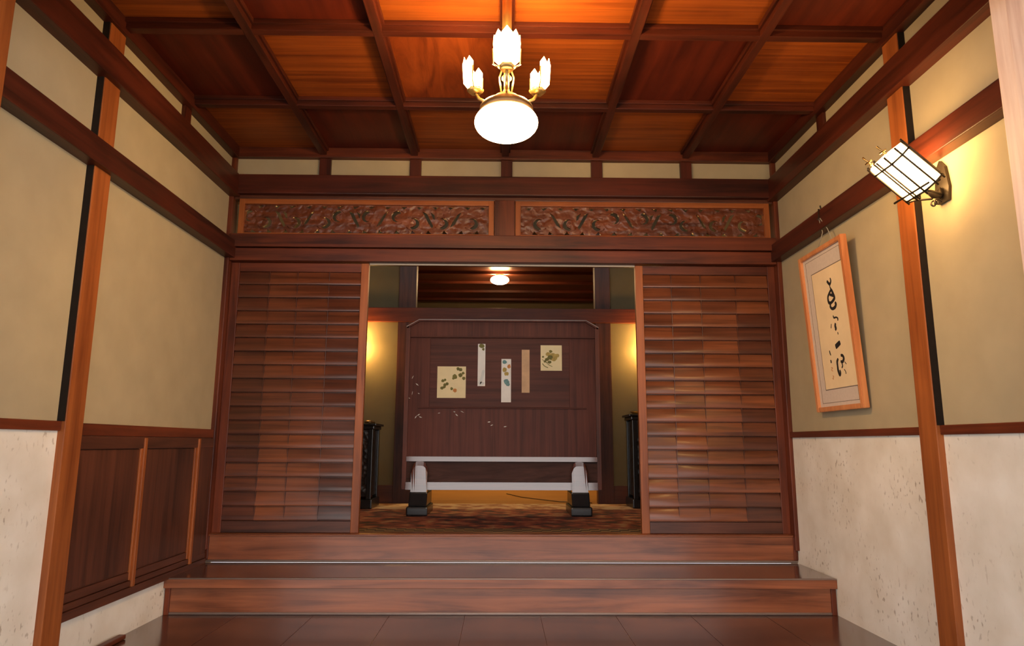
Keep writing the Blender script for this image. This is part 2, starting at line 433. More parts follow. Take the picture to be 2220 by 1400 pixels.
# ------------------------------------------------------------------ ceiling
bm = bmesh.new(); bx(bm, -XW-0.18, XW+0.18, YF, YB+0.12, ZC+0.012, 3.02)
ceil = struct('ceiling', bm, M['ceil_y'], 'coffered wooden ceiling')
JX = [-XW + 3.64/6*k for k in range(1, 6)]
JY = [2.235, 2.955, 3.68]
xs = [-XW] + JX + [XW]; ys = [YF] + JY + [YB]
for r in range(4):
    for c_ in range(6):
        kind = 'ceil_x' if (r + c_) % 2 == 1 else 'ceil_y'
        if r == 2 and c_ == 2: kind = 'ceil_swirl'
        if r == 1 and c_ in (2, 3): kind = 'ceil_x'
        if r == 1 : kind = 'ceil_x' if c_ in (0, 2, 3, 4) else 'ceil_y'
        if r == 2 : kind = ['ceil_y', 'ceil_x', 'ceil_swirl', 'ceil_x', 'ceil_y', 'ceil_x'][c_]
        if r == 3 : kind = ['ceil_x', 'ceil_y', 'ceil_x', 'ceil_y', 'ceil_x', 'ceil_y'][c_]
        box_obj('ceiling_panel', (xs[c_], xs[c_+1], ys[r], ys[r+1], ZC, ZC+0.014), M[kind], ceil, bev=0)
for x in JX:
    bm = bmesh.new(); bx(bm, x-0.022, x+0.022, YF, YB-0.03, 2.800, ZC, bev=0.003)
    bx(bm, x-0.034, x+0.034, YF, YB-0.03, 2.828, ZC, bev=0.003)
    obj('joist', bm, M['old_y'], ceil)
for y in JY:
    bm = bmesh.new(); bx(bm, -XW+0.03, XW-0.03, y-0.022, y+0.022, 2.801, ZC, bev=0.003)
    bx(bm, -XW+0.03, XW-0.03, y-0.034, y+0.034, 2.829, ZC, bev=0.003)
    obj('joist', bm, M['old_x'], ceil)
box_obj('border', (-XW, XW, YB-0.045, YB, 2.783, ZC), M['beam_x'], ceil)
for s in (-1, 1):
    a, b = sorted((s*(XW-0.05), s*XW)); box_obj('border', (a, b, YF, YB-0.045, 2.775, ZC), M['old_y'], ceil)

# ------------------------------------------------------------------ back wall timber
trim((-XW+0.03, XW-0.03, YB-0.06, YB+0.04, 2.524, 2.655), M['old_x'], 'long thick beam across the back wall above the carved transoms')
for k, u in enumerate((-1.204, -0.601, 0.010, 0.615, 1.218)):
    which = ['leftmost', 'second from left', 'middle', 'fourth from left', 'rightmost'][k]
    trim((u-0.038, u+0.038, YB-0.025, YB+0.02, 2.655, 2.785), M['old_z'], which+' short strut in the plaster strip of the back wall')
trim((-XW+0.03, XW-0.03, YB-0.02, YB+0.05, 2.498, 2.524), M['dark_x'], 'dark narrow batten under the long beam')
trim([(-XW+0.03, XW-0.03, YB-0.05, YB+0.10, 2.165, 2.252), (-XW+0.03, XW-0.03, YB-0.03, YB+0.10, 2.0765, 2.160)], M['beam_x'],
     'wide door lintel above the sliding doors')
trim((-0.069, 0.066, YB-0.03, YB+0.05, 2.252, 2.50), M['beam_z'], 'short post between the two carved transoms')
box_obj('trim_60', (-0.89, 0.862, YB+0.022, YB+0.030, 2.064, 2.076), M['track'], bev=0.001)['kind'] = 'structure'


# carved transoms: pierced board from a 2D filled curve, relief tendrils and a frame
def spline(cu, pts, cyc=True):
    sp = cu.splines.new('BEZIER'); sp.bezier_points.add(len(pts)-1)
    for p, q in zip(sp.bezier_points, pts):
        p.co = (q[0], q[1], 0); p.handle_left_type = p.handle_right_type = ('VECTOR' if len(q) > 2 else 'AUTO')
    sp.use_cyclic_u = cyc


def crescent(cx, cy, r, a0, a1, t):
    """a comma or crescent hole along an arc"""
    n = 5; out, inn = [], []
    for k in range(n+1):
        a = a0 + (a1-a0)*k/n; f = math.sin(math.pi*(k+0.25)/(n+0.5))
        out.append((cx+(r+t*f/2)*math.cos(a), cy+(r+t*f/2)*math.sin(a)))
        inn.append((cx+(r-t*f/2)*math.cos(a), cy+(r-t*f/2)*math.sin(a)))
    return out + inn[::-1]


def tri(cx, cy, wd, h, sk=0):
    return [(cx-wd/2, cy, 1), (cx+wd/2, cy, 1), (cx+sk, cy+h, 1)]


def transom(x0, x1, label, mirror):
    z0, z1 = 2.252, 2.498
    t = thing('carved_transom', label, 'transom', ((x0+x1)/2, YB, z0), 'carved transoms above the sliding doors')
    for nm, d in (('frame_rail', (x0, x1, YB-0.022, YB+0.03, z1-0.034, z1)), ('frame_rail', (x0, x1, YB-0.022, YB+0.03, z0, z0+0.014))):
        box_obj(nm, d, M['pale_x'], t)
    for d in ((x0, x0+0.036, YB-0.0225, YB+0.03, z0+0.0, z1-0.0), (x1-0.036, x1, YB-0.0225, YB+0.03, z0+0.0, z1-0.0)):
        box_obj('frame_stile', d, M['pale_z'], t)
    ix0, ix1, iz0, iz1 = x0+0.034, x1-0.034, z0+0.012, z1-0.032
    W_, H_ = ix1-ix0, iz1-iz0
    cu = bpy.data.curves.new('tmp', 'CURVE'); cu.dimensions = '2D'; cu.fill_mode = 'BOTH'; cu.extrude = 0.009; cu.resolution_u = 4
    spline(cu, [(0, 0, 1), (W_, 0, 1), (W_, H_, 1), (0, H_, 1)])
    P = math.pi
    # one repeat unit of about 0.55 m; three units per board
    holes = []
    def comma(cx, cy, r, a0, a1, t, n=9):
        out, inn = [], []
        for k in range(n+1):
            a = a0 + (a1-a0)*k/n; f = math.sin(math.pi*(k/n)**0.6*0.97+0.05)
            out.append((cx+(r+t*f/2)*math.cos(a), cy+(r+t*f/2)*math.sin(a), 1))
            inn.append((cx+(r-t*f/2)*math.cos(a), cy+(r-t*f/2)*math.sin(a), 1))
        return out + inn[::-1]
    rt = random.Random(11)
    x_ = 0.035
    k_ = 0
    while x_ < W_-0.05:
        up_ = k_ % 2 == 0
        kind = k_ % 5
        if kind in (0, 1, 3):
            cy = H_*(0.60 if up_ else 0.40)
            a0 = P*(0.35 if up_ else 1.35)+rt.uniform(-.3, .3)
            holes.append(comma(x_, cy, 0.033, a0, a0+P*1.25, 0.027))
            x_ += 0.098
        elif kind == 2:
            holes.append([(x_-0.035, H_*0.80, 1), (x_-0.005, H_*0.74, 1), (x_+0.040, H_*0.30, 1), (x_+0.030, H_*0.22, 1), (x_+0.000, H_*0.46, 1)])
            holes.append([(x_+0.018, H_*0.78, 1), (x_+0.046, H_*0.70, 1), (x_+0.050, H_*0.52, 1), (x_+0.036, H_*0.56, 1)])
            x_ += 0.094
        else:
            holes.append([(x_-0.040, H_*0.26, 1), (x_-0.010, H_*0.36, 1), (x_+0.035, H_*0.80, 1), (x_+0.005, H_*0.70, 1), (x_-0.030, H_*0.42, 1)])
            x_ += 0.100
        k_ += 1
    k_ = 0
    x_ = 0.06
    while x_ < W_-0.05:
        holes.append(tri(x_, 0.008, 0.040, 0.024, rt.uniform(-.012, .012)))
        holes.append([(x_+0.02, H_-0.008, 1), (x_+0.066, H_-0.008, 1), (x_+0.04+rt.uniform(-.01, .01), H_-0.028, 1)])
        x_ += 0.105
    for h in holes: spline(cu, h)
    tmp = bpy.data.objects.new('tmp', cu); C.objects.link(tmp)
    dg = bpy.context.evaluated_depsgraph_get()
    me = bpy.data.meshes.new_from_object(tmp.evaluated_get(dg))
    bpy.data.objects.remove(tmp)
    bm = bmesh.new(); bm.from_mesh(me)
    for v in bm.verts:
        a, b, c = v.co
        v.co = ((ix1-a) if mirror else (ix0+a), YB+0.006+c, iz0+b)
    # relief tendrils that follow the holes
    X = (lambda a: ix1-a) if mirror else (lambda a: ix0+a)
    yy = YB-0.004
    x_ = 0.035
    k_ = 0
    while x_ < W_-0.05:
        if k_ % 5 in (0, 1, 3):
            cy = H_*(0.60 if k_ % 2 == 0 else 0.40); n = 14
            for rr_, sg in ((0.050, 1), (0.015, -1)):
                pts = [(X(x_+rr_*math.cos(P*(0.2+1.5*k/n+(k_ % 2)))), yy, iz0+cy+rr_*0.95*math.sin(P*(0.2+1.5*k/n+(k_ % 2)))) for k in range(n+1)]
                tube(bm, pts, [0.0045-0.002*k/n for k in range(n+1)], seg=6)
            x_ += 0.098
        else:
            x_ += 0.094 if k_ % 5 == 2 else 0.100
        k_ += 1
    for v in bm.verts:
        v.co.z = min(max(v.co.z, iz0), iz1)
    cv = obj('carving', bm, M['carving'], t, fix=False)
    cv['label'] = 'pierced scrollwork board'
    return t


transom(-1.755, -0.072, 'carved wooden transom with pierced scrolls above the left sliding door', False)
transom(0.069, 1.765, 'carved wooden transom with pierced scrolls above the right sliding door', True)


# sliding doors with overlapping slats
def slat_door(name, x0, x1, label, seed, bowed, slx=0.055, srx=0.05):
    rnd = random.Random(seed)
    z0, z1 = 0.362, 2.075
    y0, y1 = YB+0.022, YB+0.060
    root = thing(name, label, 'door', ((x0+x1)/2, YB+0.04, z0))
    root['kind'] = 'structure'
    del root['category']
    box_obj('stile', (x0, x0+slx, y0, y1, z0, z1), M['beam_z'] if seed == 1 else M['pale_z'], root)
    box_obj('stile', (x1-srx, x1, y0, y1, z0, z1), M['pale_z'] if seed == 1 else M['beam_z'], root)
    box_obj('rail', (x0+slx, x1-srx, y0+0.001, y1-0.001, z1-0.060, z1-0.001), M['beam_x'], root)
    box_obj('rail', (x0+slx, x1-srx, y0+0.001, y1-0.001, z0+0.001, z0+0.070), M['dark_x'], root)
    a, b = x0+slx, x1-srx
    N = 18; zb, zt = z0+0.070, z1-0.060
    p = (zt-zb)/N
    cols = [0, .25, .48, .74, 1.0] if seed == 1 else [0, .225, .46, .74, 1.0]
    bm = bmesh.new()
    ph = rnd.random()*6
    for r in range(N):
        zl = zb+r*p
        for c_ in range(4):
            xa, xb = a+(b-a)*cols[c_], a+(b-a)*cols[c_+1]
            if seed == 1:
                mi = (2, 1, 1, 2)[c_]
                if c_ in (1, 2) and r < 6: mi = 0
                if rnd.random() < 0.25: mi = 1
            else:
                mi = rnd.choice([0, 0, 1] if c_ < 3 else [1, 2, 0])
            nx = 8; prof = []
            bow = bowed*(0.4+0.6*(1-r/N))
            for k in range(nx+1):
                x = xa+(xb-xa)*k/nx
                sag = bow*(0.5+0.5*math.sin(ph+x*9+r*0.6+c_*1.3))
                lip = 0.0195 + 0.003*math.sin(x*7+r)*(1 if bowed else 0.3)
                prof.append((x, sag, lip))
            rows_ = []
            for (x, sag, lip) in prof:
                yb = y0+0.022
                pts = [(yb-lip, zl+0.004), (yb-lip-0.001, zl+0.010)]
                for j, f in enumerate((0.3, 0.5, 0.75, 1.0)):
                    bul = math.sin(math.pi*f)*sag
                    pts.append((yb-lip*(1-f)**1.0 - bul, zl+0.010+(p-0.010)*f))
                pts = [(yb+0.002, zl+0.002)] + pts
                rows_.append([bm.verts.new((x, yy, zz)) for yy, zz in pts])
            for u_, v_ in zip(rows_, rows_[1:]):
                for k in range(len(u_)-1):
                    f = bm.faces.new((u_[k], v_[k], v_[k+1], u_[k+1])); f.material_index = mi; f.smooth = k >= 2
    bx(bm, a, b, y0+0.025, y0+0.034, zb, zt, mi=2)
    for c_ in (1, 2, 3):      # fine upright joints
        x = a+(b-a)*cols[c_]
        bx(bm, x-0.0012, x+0.0012, y0+0.004, y0+0.020, zb, zt, mi=2)
    # normals towards the room
    bm.normal_update()
    for f in bm.faces:
        if len(f.verts) == 4 and f.normal.y > 0.05 and f.calc_center_median().y < y0+0.0245: f.normal_flip()
    obj('slat_panel', bm, [M['slat_a'], M['slat_b'], M['slat_c']], root, fix=False)
    return root


slat_door('door_1', -1.792, -0.893, 'brown sliding door of overlapping slats, left of the opening', 1, 0.0015)
slat_door('door_2', 0.864, 1.792, 'brown sliding door of overlapping slats, right of the opening', 2, 0.007, 0.05, 0.05)

# ------------------------------------------------------------------ steps
def step(label, y0, yb, zt, zb, lip, group):
    t = thing('wooden_step', label, 'step', (0, (y0+yb)/2, zb), group)
    bm = bmesh.new(); bx(bm, -XW+0.006, XW-0.006, y0-lip, yb, zt-0.036, zt, bev=0.005)
    obj('tread', bm, M['tread_x'], t)
    bm = bmesh.new(); bx(bm, -XW+0.03, XW-0.03, y0, y0+0.03, zb, zt-0.036)
    obj('riser', bm, M['step_x'], t)
    return t


t = thing('wooden_step', 'lower wooden step with overhanging dark tread, on the floor', 'step', (0, 4.15, 0))
bm = bmesh.new(); bx(bm, -XW+0.006, XW-0.006, 3.895, YB-0.001, 0.158, 0.193, bev=0.005); obj('tread', bm, M['tread_x'], t)
box_obj('nosing', (-XW+0.006, XW-0.006, 3.889, 3.896, 0.140, 0.188), M['step_x'], t, bev=0.002)
box_obj('riser', (-XW+0.03, XW-0.03, 3.915, 3.935, 0.012, 0.158), M['step_x'], t, bev=0.001)
for s in (-1, 1):
    a, b = sorted((s*(XW-0.008), s*(XW-0.035))); box_obj('end_post', (a, b, 3.905, 3.94, 0.0, 0.157), M['beam_z'], t)
bm = bmesh.new(); tube(bm, [(-XW+0.036, 3.914, 0.007), (XW-0.036, 3.914, 0.007)], 0.0075, seg=10); obj('edge_bead', bm, M['edge'], t)
bm = bmesh.new(); tube(bm, [(-XW+0.008, 3.891, 0.189), (XW-0.008, 3.891, 0.189)], 0.0042, seg=10); obj('nosing_bead', bm, M['edge'], t)  # pale bead paints the light line along the tread front
t = thing('wooden_step', 'upper reddish wooden step riser directly under the sliding doors', 'step', (0, YB, 0.193))
box_obj('riser', (-XW+0.006, XW-0.006, YB+0.0, YB+0.03, 0.193, 0.346), M['step_x'], t, bev=0.002)
box_obj('sill', (-XW+0.006, XW-0.006, YB-0.006, YB+0.10, 0.346, 0.362), M['step_x'], t, bev=0.004)
bm = bmesh.new(); tube(bm, [(-XW+0.010, YB-0.004, 0.2015), (XW-0.010, YB-0.004, 0.2015)], 0.008, seg=10); obj('edge_bead', bm, M['edge'], t)
bm = bmesh.new(); tube(bm, [(-XW+0.010, YB-0.006, 0.358), (XW-0.010, YB-0.006, 0.358)], 0.003, seg=8); obj('sill_bead', bm, M['step_x'], t)
box_obj('end_post', (XW-0.03, XW-0.006, YB-0.012, YB, 0.21, 0.345), M['beam_z'], t)
box_obj('end_post', (-XW+0.006, -XW+0.03, YB-0.012, YB, 0.21, 0.345), M['beam_z'], t)

bm = bmesh.new(); bx(bm, -1.80, -1.765, 3.10, 3.452, 0.001, 0.022, bev=0.006)
tag(obj('wooden_bar', bm, M['beam_y']), 'short reddish wooden bar lying on the floor against the left wall', 'bar')


# ------------------------------------------------------------------ calligraphy in a frame on the right wall
P0 = Vector((1.785, 0, 1.09)); P1 = Vector((1.735, 0, 2.0)); UPV = (P1-P0).normalized(); NV = Vector((-UPV.z, 0, UPV.x))


def board(y, s, t=0.0): return P0 + Vector((0, y, 0)) + UPV*s + NV*t


art = thing('framed_calligraphy', 'tall framed brush calligraphy leaning out from the right wall', 'picture', tuple(board(3.635, 0)))


def bar_on_board(name, y0, y1, s0, s1, t0, t1, mat, parent, bev=0.003):
    bm = bmesh.new()
    vsx = bx(bm, 0, 1, 0, 1, 0, 1)
    for v in bm.verts:
        y = y0+(y1-y0)*v.co.x; s = s0+(s1-s0)*v.co.y; t_ = t0+(t1-t0)*v.co.z
        v.co = board(y, s, t_)
    if bev: bmesh.ops.bevel(bm, geom=list(bm.edges), offset=bev, segments=2, affect='EDGES')
    return obj(name, bm, mat, parent)


FY0, FY1, FS = 3.385, 3.897, 0.895
FR = M['frame_wood']
fr_x = M['frame_wood']
bar_on_board('frame_side', FY0, FY0+0.028, 0, FS, -0.022, 0.012, FR, art)
bar_on_board('frame_side', FY1-0.028, FY1, 0, FS, -0.022, 0.012, FR, art)
bar_on_board('frame_side', FY0+0.028, FY1-0.028, 0, 0.026, -0.022, 0.011, FR, art)
bar_on_board('frame_side', FY0+0.028, FY1-0.028, FS-0.026, FS, -0.022, 0.011, FR, art)
bar_on_board('mount', FY0+0.026, FY1-0.026, 0.024, FS-0.024, -0.012, -0.004, M['mat_board'], art, bev=0)
# thin dark lines of the mount
bm = bmesh.new()


def flat(bm, y0, y1, s0, s1, t0, t1, mi=0):
    n0 = len(bm.verts); v8 = bx(bm, 0, 1, 0, 1, 0, 1, mi=mi)
    for v in v8:
        y = y0+(y1-y0)*v.co.x; s = s0+(s1-s0)*v.co.y; t_ = t0+(t1-t0)*v.co.z; v.co = board(y, s, t_)


for (a, b, c_, d) in ((3.424, 3.786, 0.115, 0.773), (3.440, 3.840, 0.045, 0.852)):
    w_ = 0.004 if a < 3.43 else 0.002
    for q in ((a, b, c_, c_+w_), (a, b, d-w_, d), (a, a+w_, c_, d), (b-w_, b, c_, d)):
        flat(bm, q[0], q[1], q[2], q[3], -0.0045, -0.0032)
obj('mount_lines', bm, M['mat_line'], art)
paper = bar_on_board('paper_sheet', 3.429, 3.781, 0.12, 0.768, -0.0045, -0.0030, M['paper'], art, bev=0)
INK = [[(3.574,0.706,0.0051),(3.570,0.688,0.0085),(3.587,0.674,0.0102),(3.613,0.698,0.0102)],[(3.587,0.674,0.0068),(3.587,0.657,0.0051),(3.577,0.644,0.0085)],[(3.577,0.644,0.0085),(3.605,0.626,0.0102),(3.624,0.608,0.0102),(3.622,0.581,0.0119),(3.597,0.574,0.0102),(3.562,0.586,0.0119),(3.555,0.597,0.0119),(3.569,0.627,0.0119),(3.577,0.644,0.0085)],[(3.602,0.619,0.0085),(3.577,0.611,0.0102),(3.558,0.602,0.0085)],[(3.603,0.569,0.0085),(3.611,0.555,0.0102),(3.592,0.540,0.0102),(3.561,0.543,0.0119),(3.548,0.557,0.0119),(3.558,0.568,0.0085)],[(3.594,0.504,0.0051),(3.588,0.490,0.0068),(3.563,0.488,0.0051),(3.548,0.478,0.0068),(3.553,0.468,0.0051)],[(3.579,0.460,0.0085),(3.586,0.445,0.0119),(3.583,0.431,0.0119),(3.592,0.422,0.0068)],[(3.625,0.464,0.0034),(3.634,0.440,0.0051)],[(3.569,0.410,0.0034),(3.566,0.396,0.0051)],[(3.613,0.335,0.0170),(3.585,0.344,0.0170),(3.556,0.353,0.0153)],[(3.570,0.285,0.0085),(3.550,0.281,0.0102),(3.542,0.265,0.0119),(3.559,0.250,0.0102),(3.579,0.255,0.0085)],[(3.600,0.272,0.0085),(3.615,0.257,0.0119),(3.617,0.236,0.0102),(3.617,0.211,0.0119),(3.606,0.186,0.0119),(3.595,0.196,0.0085),(3.599,0.211,0.0068)],[(3.571,0.252,0.0051),(3.564,0.230,0.0068),(3.576,0.219,0.0051)],[(3.553,0.210,0.0034),(3.540,0.196,0.0034),(3.539,0.184,0.0051)],[(3.538,0.248,0.0034),(3.521,0.233,0.0034)],[(3.685,0.326,0.0051),(3.682,0.312,0.0068),(3.675,0.298,0.0051)],[(3.687,0.274,0.0051),(3.682,0.265,0.0085),(3.686,0.257,0.0051)]]
SEAL = [[(3.691,0.233,0.0051),(3.674,0.229,0.0051),(3.690,0.220,0.0051),(3.674,0.212,0.0051)],[(3.685,0.188,0.0051),(3.673,0.182,0.0051),(3.689,0.173,0.0051),(3.677,0.170,0.0051)]]


def brush(bm, stroke, to3, k=0.82):
    """a brush stroke: soft ribbon with rounded ends lying on the paper"""
    P = [Vector((a, b)) for a, b, _ in stroke]; Rr = [r*k for *_, r in stroke]
    fine, fr_ = [], []
    n = len(P)
    for i in range(n-1):
        p0, p1, p2, p3 = P[max(i-1, 0)], P[i], P[i+1], P[min(i+2, n-1)]
        for j in range(6):
            t = j/6
            q = 0.5*((2*p1)+(-p0+p2)*t+(2*p0-5*p1+4*p2-p3)*t*t+(-p0+3*p1-3*p2+p3)*t**3)
            fine.append(q); fr_.append(Rr[i]*(1-t)+Rr[i+1]*t)
    fine.append(P[-1]); fr_.append(Rr[-1])
    L_, R_ = [], []
    for i, q in enumerate(fine):
        d = fine[min(i+1, len(fine)-1)]-fine[max(i-1, 0)]
        d = d.normalized() if d.length > 1e-9 else Vector((1, 0))
        nrm = Vector((-d.y, d.x)); e = 0.55 if i in (0, len(fine)-1) else 1
        L_.append(bm.verts.new(to3(*(q+nrm*fr_[i]*e)))); R_.append(bm.verts.new(to3(*(q-nrm*fr_[i]*e))))
    for i in range(len(fine)-1):
        bm.faces.new((L_[i], R_[i], R_[i+1], L_[i+1]))


for nm_, idx in (('first', (0, 1, 2, 3, 4)), ('second', (5, 6, 7, 8)), ('third', (9,)), ('fourth', (10, 11, 12, 13, 14))):
    bm = bmesh.new()
    for k in idx: brush(bm, INK[k], lambda a, b, k=k: board(a, b, -0.0026+0.00002*k))
    obj('brushed_character', bm, M['ink'], art)['label'] = nm_+' large black brushed character from the top'
for k in (15, 16):
    bm = bmesh.new(); brush(bm, INK[k], lambda a, b: board(a, b, -0.0026)); obj('signature_character', bm, M['ink'], art)
for s_ in SEAL:
    bm = bmesh.new(); brush(bm, s_, lambda a, b: board(a, b, -0.0026), k=0.5); obj('seal_mark', bm, M['seal'], art)
bm = bmesh.new()
hk = (1.752, 3.64, 2.14)
for yy in (3.52, 3.76):
    tube(bm, [tuple(board(yy, FS-0.04, -0.024)), (1.775, 3.64+(yy-3.64)*0.25, 2.08), (hk[0]-0.004, hk[1]+(0.006 if yy > 3.6 else -0.006), hk[2]+0.01)], 0.0025, seg=6)
obj('hanging_cord', bm, M['cord'], art)
bm = bmesh.new()
tube(bm, [(1.756, 3.64, 2.20), (1.746, 3.64, 2.205), (1.744, 3.64, 2.15), (1.738, 3.64, 2.14), (1.735, 3.64, 2.15)], 0.003, seg=6)
tube(bm, [(1.760, 3.64, 2.208), (1.757, 3.64, 2.225)], 0.004, seg=6)
tag(obj('rail_hook', bm, M['iron']), 'small dark metal hook on the right wall rail holding the picture cord', 'hook')


# ------------------------------------------------------------------ ceiling lamp
LX, LY = -0.003, 2.50
pend = thing('pendant_lamp', 'brass ceiling lamp with flat white globe and three glass cups', 'lamp', (LX, LY, ZC-0.05))
bm = bmesh.new()
prof = [(0.0, -0.066)] + [(0.124*math.cos(a), 0.066*math.sin(a)) for a in [math.radians(-80+k*10) for k in range(15)]] + [(0.070, 0.058)]
lathe(bm, prof, (LX, LY, 2.138), seg=48)
obj('globe', bm, M['lamp_globe'], pend)['label'] = 'glowing flattened white glass globe'
bm = bmesh.new()
lathe(bm, [(0.0, 0.112), (0.012, 0.110), (0.014, 0.098), (0.030, 0.090), (0.046, 0.080), (0.056, 0.060), (0.094, 0.046), (0.104, 0.034), (0.107, 0.012), (0.098, 0.008)], (LX, LY, 2.166), seg=40)
obj('cap', bm, M['dark_brass'], pend)
bm = bmesh.new()
tube(bm, [(LX, LY, 2.27), (LX, LY, 2.36)], 0.011, seg=12)
lathe(bm, [(0.011, 0), (0.02, 0.01), (0.02, 0.02), (0.011, 0.03)], (LX, LY, 2.31), seg=16)
tube(bm, [(LX, LY, 2.36), (LX, LY, 2.80)], 0.019, seg=16)
obj('stem', bm, M['brass'], pend)
bm = bmesh.new()
lathe(bm, [(0.019, 0), (0.05, 0.006), (0.06, 0.018), (0.06, 0.028), (0.0, 0.028)], (LX, LY, 2.824), seg=24)
obj('ceiling_rose', bm, M['brass'], pend)
for k, ang in enumerate((-90, 20, 160)):
    a = math.radians(ang); dx, dy = math.cos(a), math.sin(a); rr = 0.132
    cx, cy = LX+rr*dx, LY+rr*dy
    zc = 2.302
    bm = bmesh.new()
    tube(bm, [(LX+0.05*dx, LY+0.05*dy, 2.245), (LX+0.085*dx, LY+0.085*dy, 2.240), (LX+0.115*dx, LY+0.115*dy, 2.258), (cx, cy, zc-0.016)], [0.006, 0.007, 0.007, 0.006], seg=8)
    tube(bm, [(LX+0.022*dx, LY+0.022*dy, 2.27), (LX+0.030*dx, LY+0.030*dy, 2.335), (LX+0.018*dx, LY+0.018*dy, 2.37)], 0.0035, seg=6)
    arm = obj('lamp_arm', bm, M['brass'], pend)
    bm = bmesh.new()
    lathe(bm, [(0.0, 0), (0.026, 0.002), (0.034, 0.010), (0.034, 0.018), (0.0, 0.018)], (cx, cy, zc-0.018), seg=6)
    for th in (-100, 100):
        b_ = a+math.radians(th)
        tube(bm, [(cx+0.030*math.cos(b_), cy+0.030*math.sin(b_), zc-0.004), (cx+0.052*math.cos(b_), cy+0.052*math.sin(b_), zc+0.012), (cx+0.054*math.cos(b_), cy+0.054*math.sin(b_), zc+0.075)], 0.003, seg=6)
    obj('cup_holder', bm, M['brass'], arm)
    # frosted glass shield wrapped round the outer side: flat facets with pointed tops
    bm = bmesh.new()
    angs = [-100, -62, -22, 22, 62, 100]
    tops = [0.122, 0.128, 0.136, 0.128, 0.122]
    for j in range(5):
        A_, B_ = a+math.radians(angs[j]), a+math.radians(angs[j+1]); mid = (A_+B_)/2
        p = lambda an, r, z: (cx+r*math.cos(an), cy+r*math.sin(an), zc+z)
        rm = 0.053*math.cos((B_-A_)/2)
        pts = [p(A_, 0.026, 0.0), p(B_, 0.026, 0.0), p(B_, 0.048, 0.024), p(B_, 0.053, tops[j]-0.026), p(mid, rm, tops[j]), p(A_, 0.053, tops[j]-0.026), p(A_, 0.048, 0.024)]
        f1 = [bm.verts.new(q) for q in (pts[0], pts[1], pts[2], pts[6])]; bm.faces.new(f1)
        f2 = [f1[3], f1[2]] + [bm.verts.new(q) for q in (pts[3], pts[4], pts[5])]; bm.faces.new(f2)
    bmesh.ops.remove_doubles(bm, verts=bm.verts, dist=0.0005)
    bmesh.ops.solidify(bm, geom=list(bm.faces), thickness=0.002)
    obj('glass_cup', bm, M['lamp_cup'], arm)
    bm = bmesh.new()
    lathe(bm, [(0, 0)]+[(0.024*math.sin(t_), 0.026-0.026*math.cos(t_)) for t_ in [math.radians(20*q) for q in range(1, 9)]]+[(0, 0.052)], (cx-0.004*dx, cy-0.004*dy, zc+0.016), seg=16)
    obj('bulb', bm, M['bulb'], arm)

# ------------------------------------------------------------------ lantern on the right wall
sc = thing('wall_lantern', 'lit frosted lantern tilted outward on iron bracket, right wall beside the post', 'wall lamp', (XW, 2.68, 1.98))
AX = Vector((-0.736, 0, 0.677)); NA = Vector((-0.677, 0, -0.736)); YV = Vector((0, 1, 0))
LC = Vector((1.645, 2.665, 2.022))


def lan(a, y, n): return tuple(LC + AX*a + YV*y + NA*n)


hl, hw, hn = 0.098, 0.098, 0.052
bm = bmesh.new()
hexp = [(-hw, -0.02), (-hw, 0.02), (-hw*0.62, hn), (hw*0.62, hn), (hw, 0.02), (hw, -0.02), (hw*0.62, -hn), (-hw*0.62, -hn)]
prism(bm, hexp, lambda a, b, t_: lan(t_, a*0.97, b*0.97), -hl, hl)
obj('glass_shade', bm, M['sconce_glass'], sc)['label'] = 'glowing frosted glass body'
bm = bmesh.new()
for (a, b) in hexp: tube(bm, [lan(-hl-0.016, a*1.03, b*1.05), lan(hl+0.012, a*1.03, b*1.05)], 0.0042, seg=6)
for tt in (-hl, hl-0.03):
    for k in range(8):
        p, q = hexp[k], hexp[(k+1) % 8]; tube(bm, [lan(tt, p[0]*1.04, p[1]*1.06), lan(tt, q[0]*1.04, q[1]*1.06)], 0.0044, seg=6)
tube(bm, [lan(-hl+0.022, -hw-0.022, hn+0.004), lan(-hl+0.022, hw+0.022, hn+0.004)], 0.0045, seg=6)
for y in (-0.008, 0.008): tube(bm, [lan(-hl-0.02, y, hn+0.003), lan(hl+0.012, y, hn+0.004)], 0.0038, seg=6)
obj('wire_cage', bm, M['iron'], sc)
for y in (-0.055, 0.055):
    bm = bmesh.new()
    tube(bm, [lan(hl, y, hn*0.6), lan(hl+0.062, y, hn*0.6)], 0.0036, seg=6)
    tube(bm, [lan(hl+0.030, y-0.022, hn*0.6), lan(hl+0.030, y+0.022, hn*0.6)], 0.0036, seg=6)
    tube(bm, [lan(hl+0.016, y-0.011, hn*0.6), lan(hl+0.016, y+0.011, hn*0.6)], 0.0028, seg=6)
    obj('cross_finial', bm, M['brass'], sc)
bm = bmesh.new()
prism(bm, [(-0.034, -0.085), (-0.045, -0.03), (-0.03, 0.06), (0.0, 0.095), (0.03, 0.06), (0.045, -0.03), (0.034, -0.085)],
      lambda a, b, t_: (XW-t_, 2.685+a, 1.985+b), 0.001, 0.014)
obj('wall_plate', bm, M['iron'], sc)
bm = bmesh.new()
tube(bm, [(1.808, 2.685, 1.95), (1.790, 2.685, 1.925), (1.765, 2.68, 1.925), lan(-hl-0.008, 0, 0)], [0.014, 0.013, 0.011, 0.009], seg=10)
for s in (-1, 1):
    tube(bm, [(1.800, 2.685, 1.96), (1.78, 2.685+s*0.03, 1.925), lan(-hl-0.02, s*0.055, 0.03), lan(-hl-0.004, s*0.07, hn)], 0.005, seg=6)
    pts = [(1.775+0.018*(1-k/14)*math.cos(k*0.6), 2.685+s*0.012, 1.895+0.018*(1-k/14)*math.sin(k*0.6)) for k in range(13)]
    tube(bm, pts, 0.0035, seg=6)
tube(bm, [lan(-hl-0.006, -hw, 0), lan(-hl-0.006, hw, 0)], 0.006, seg=6)
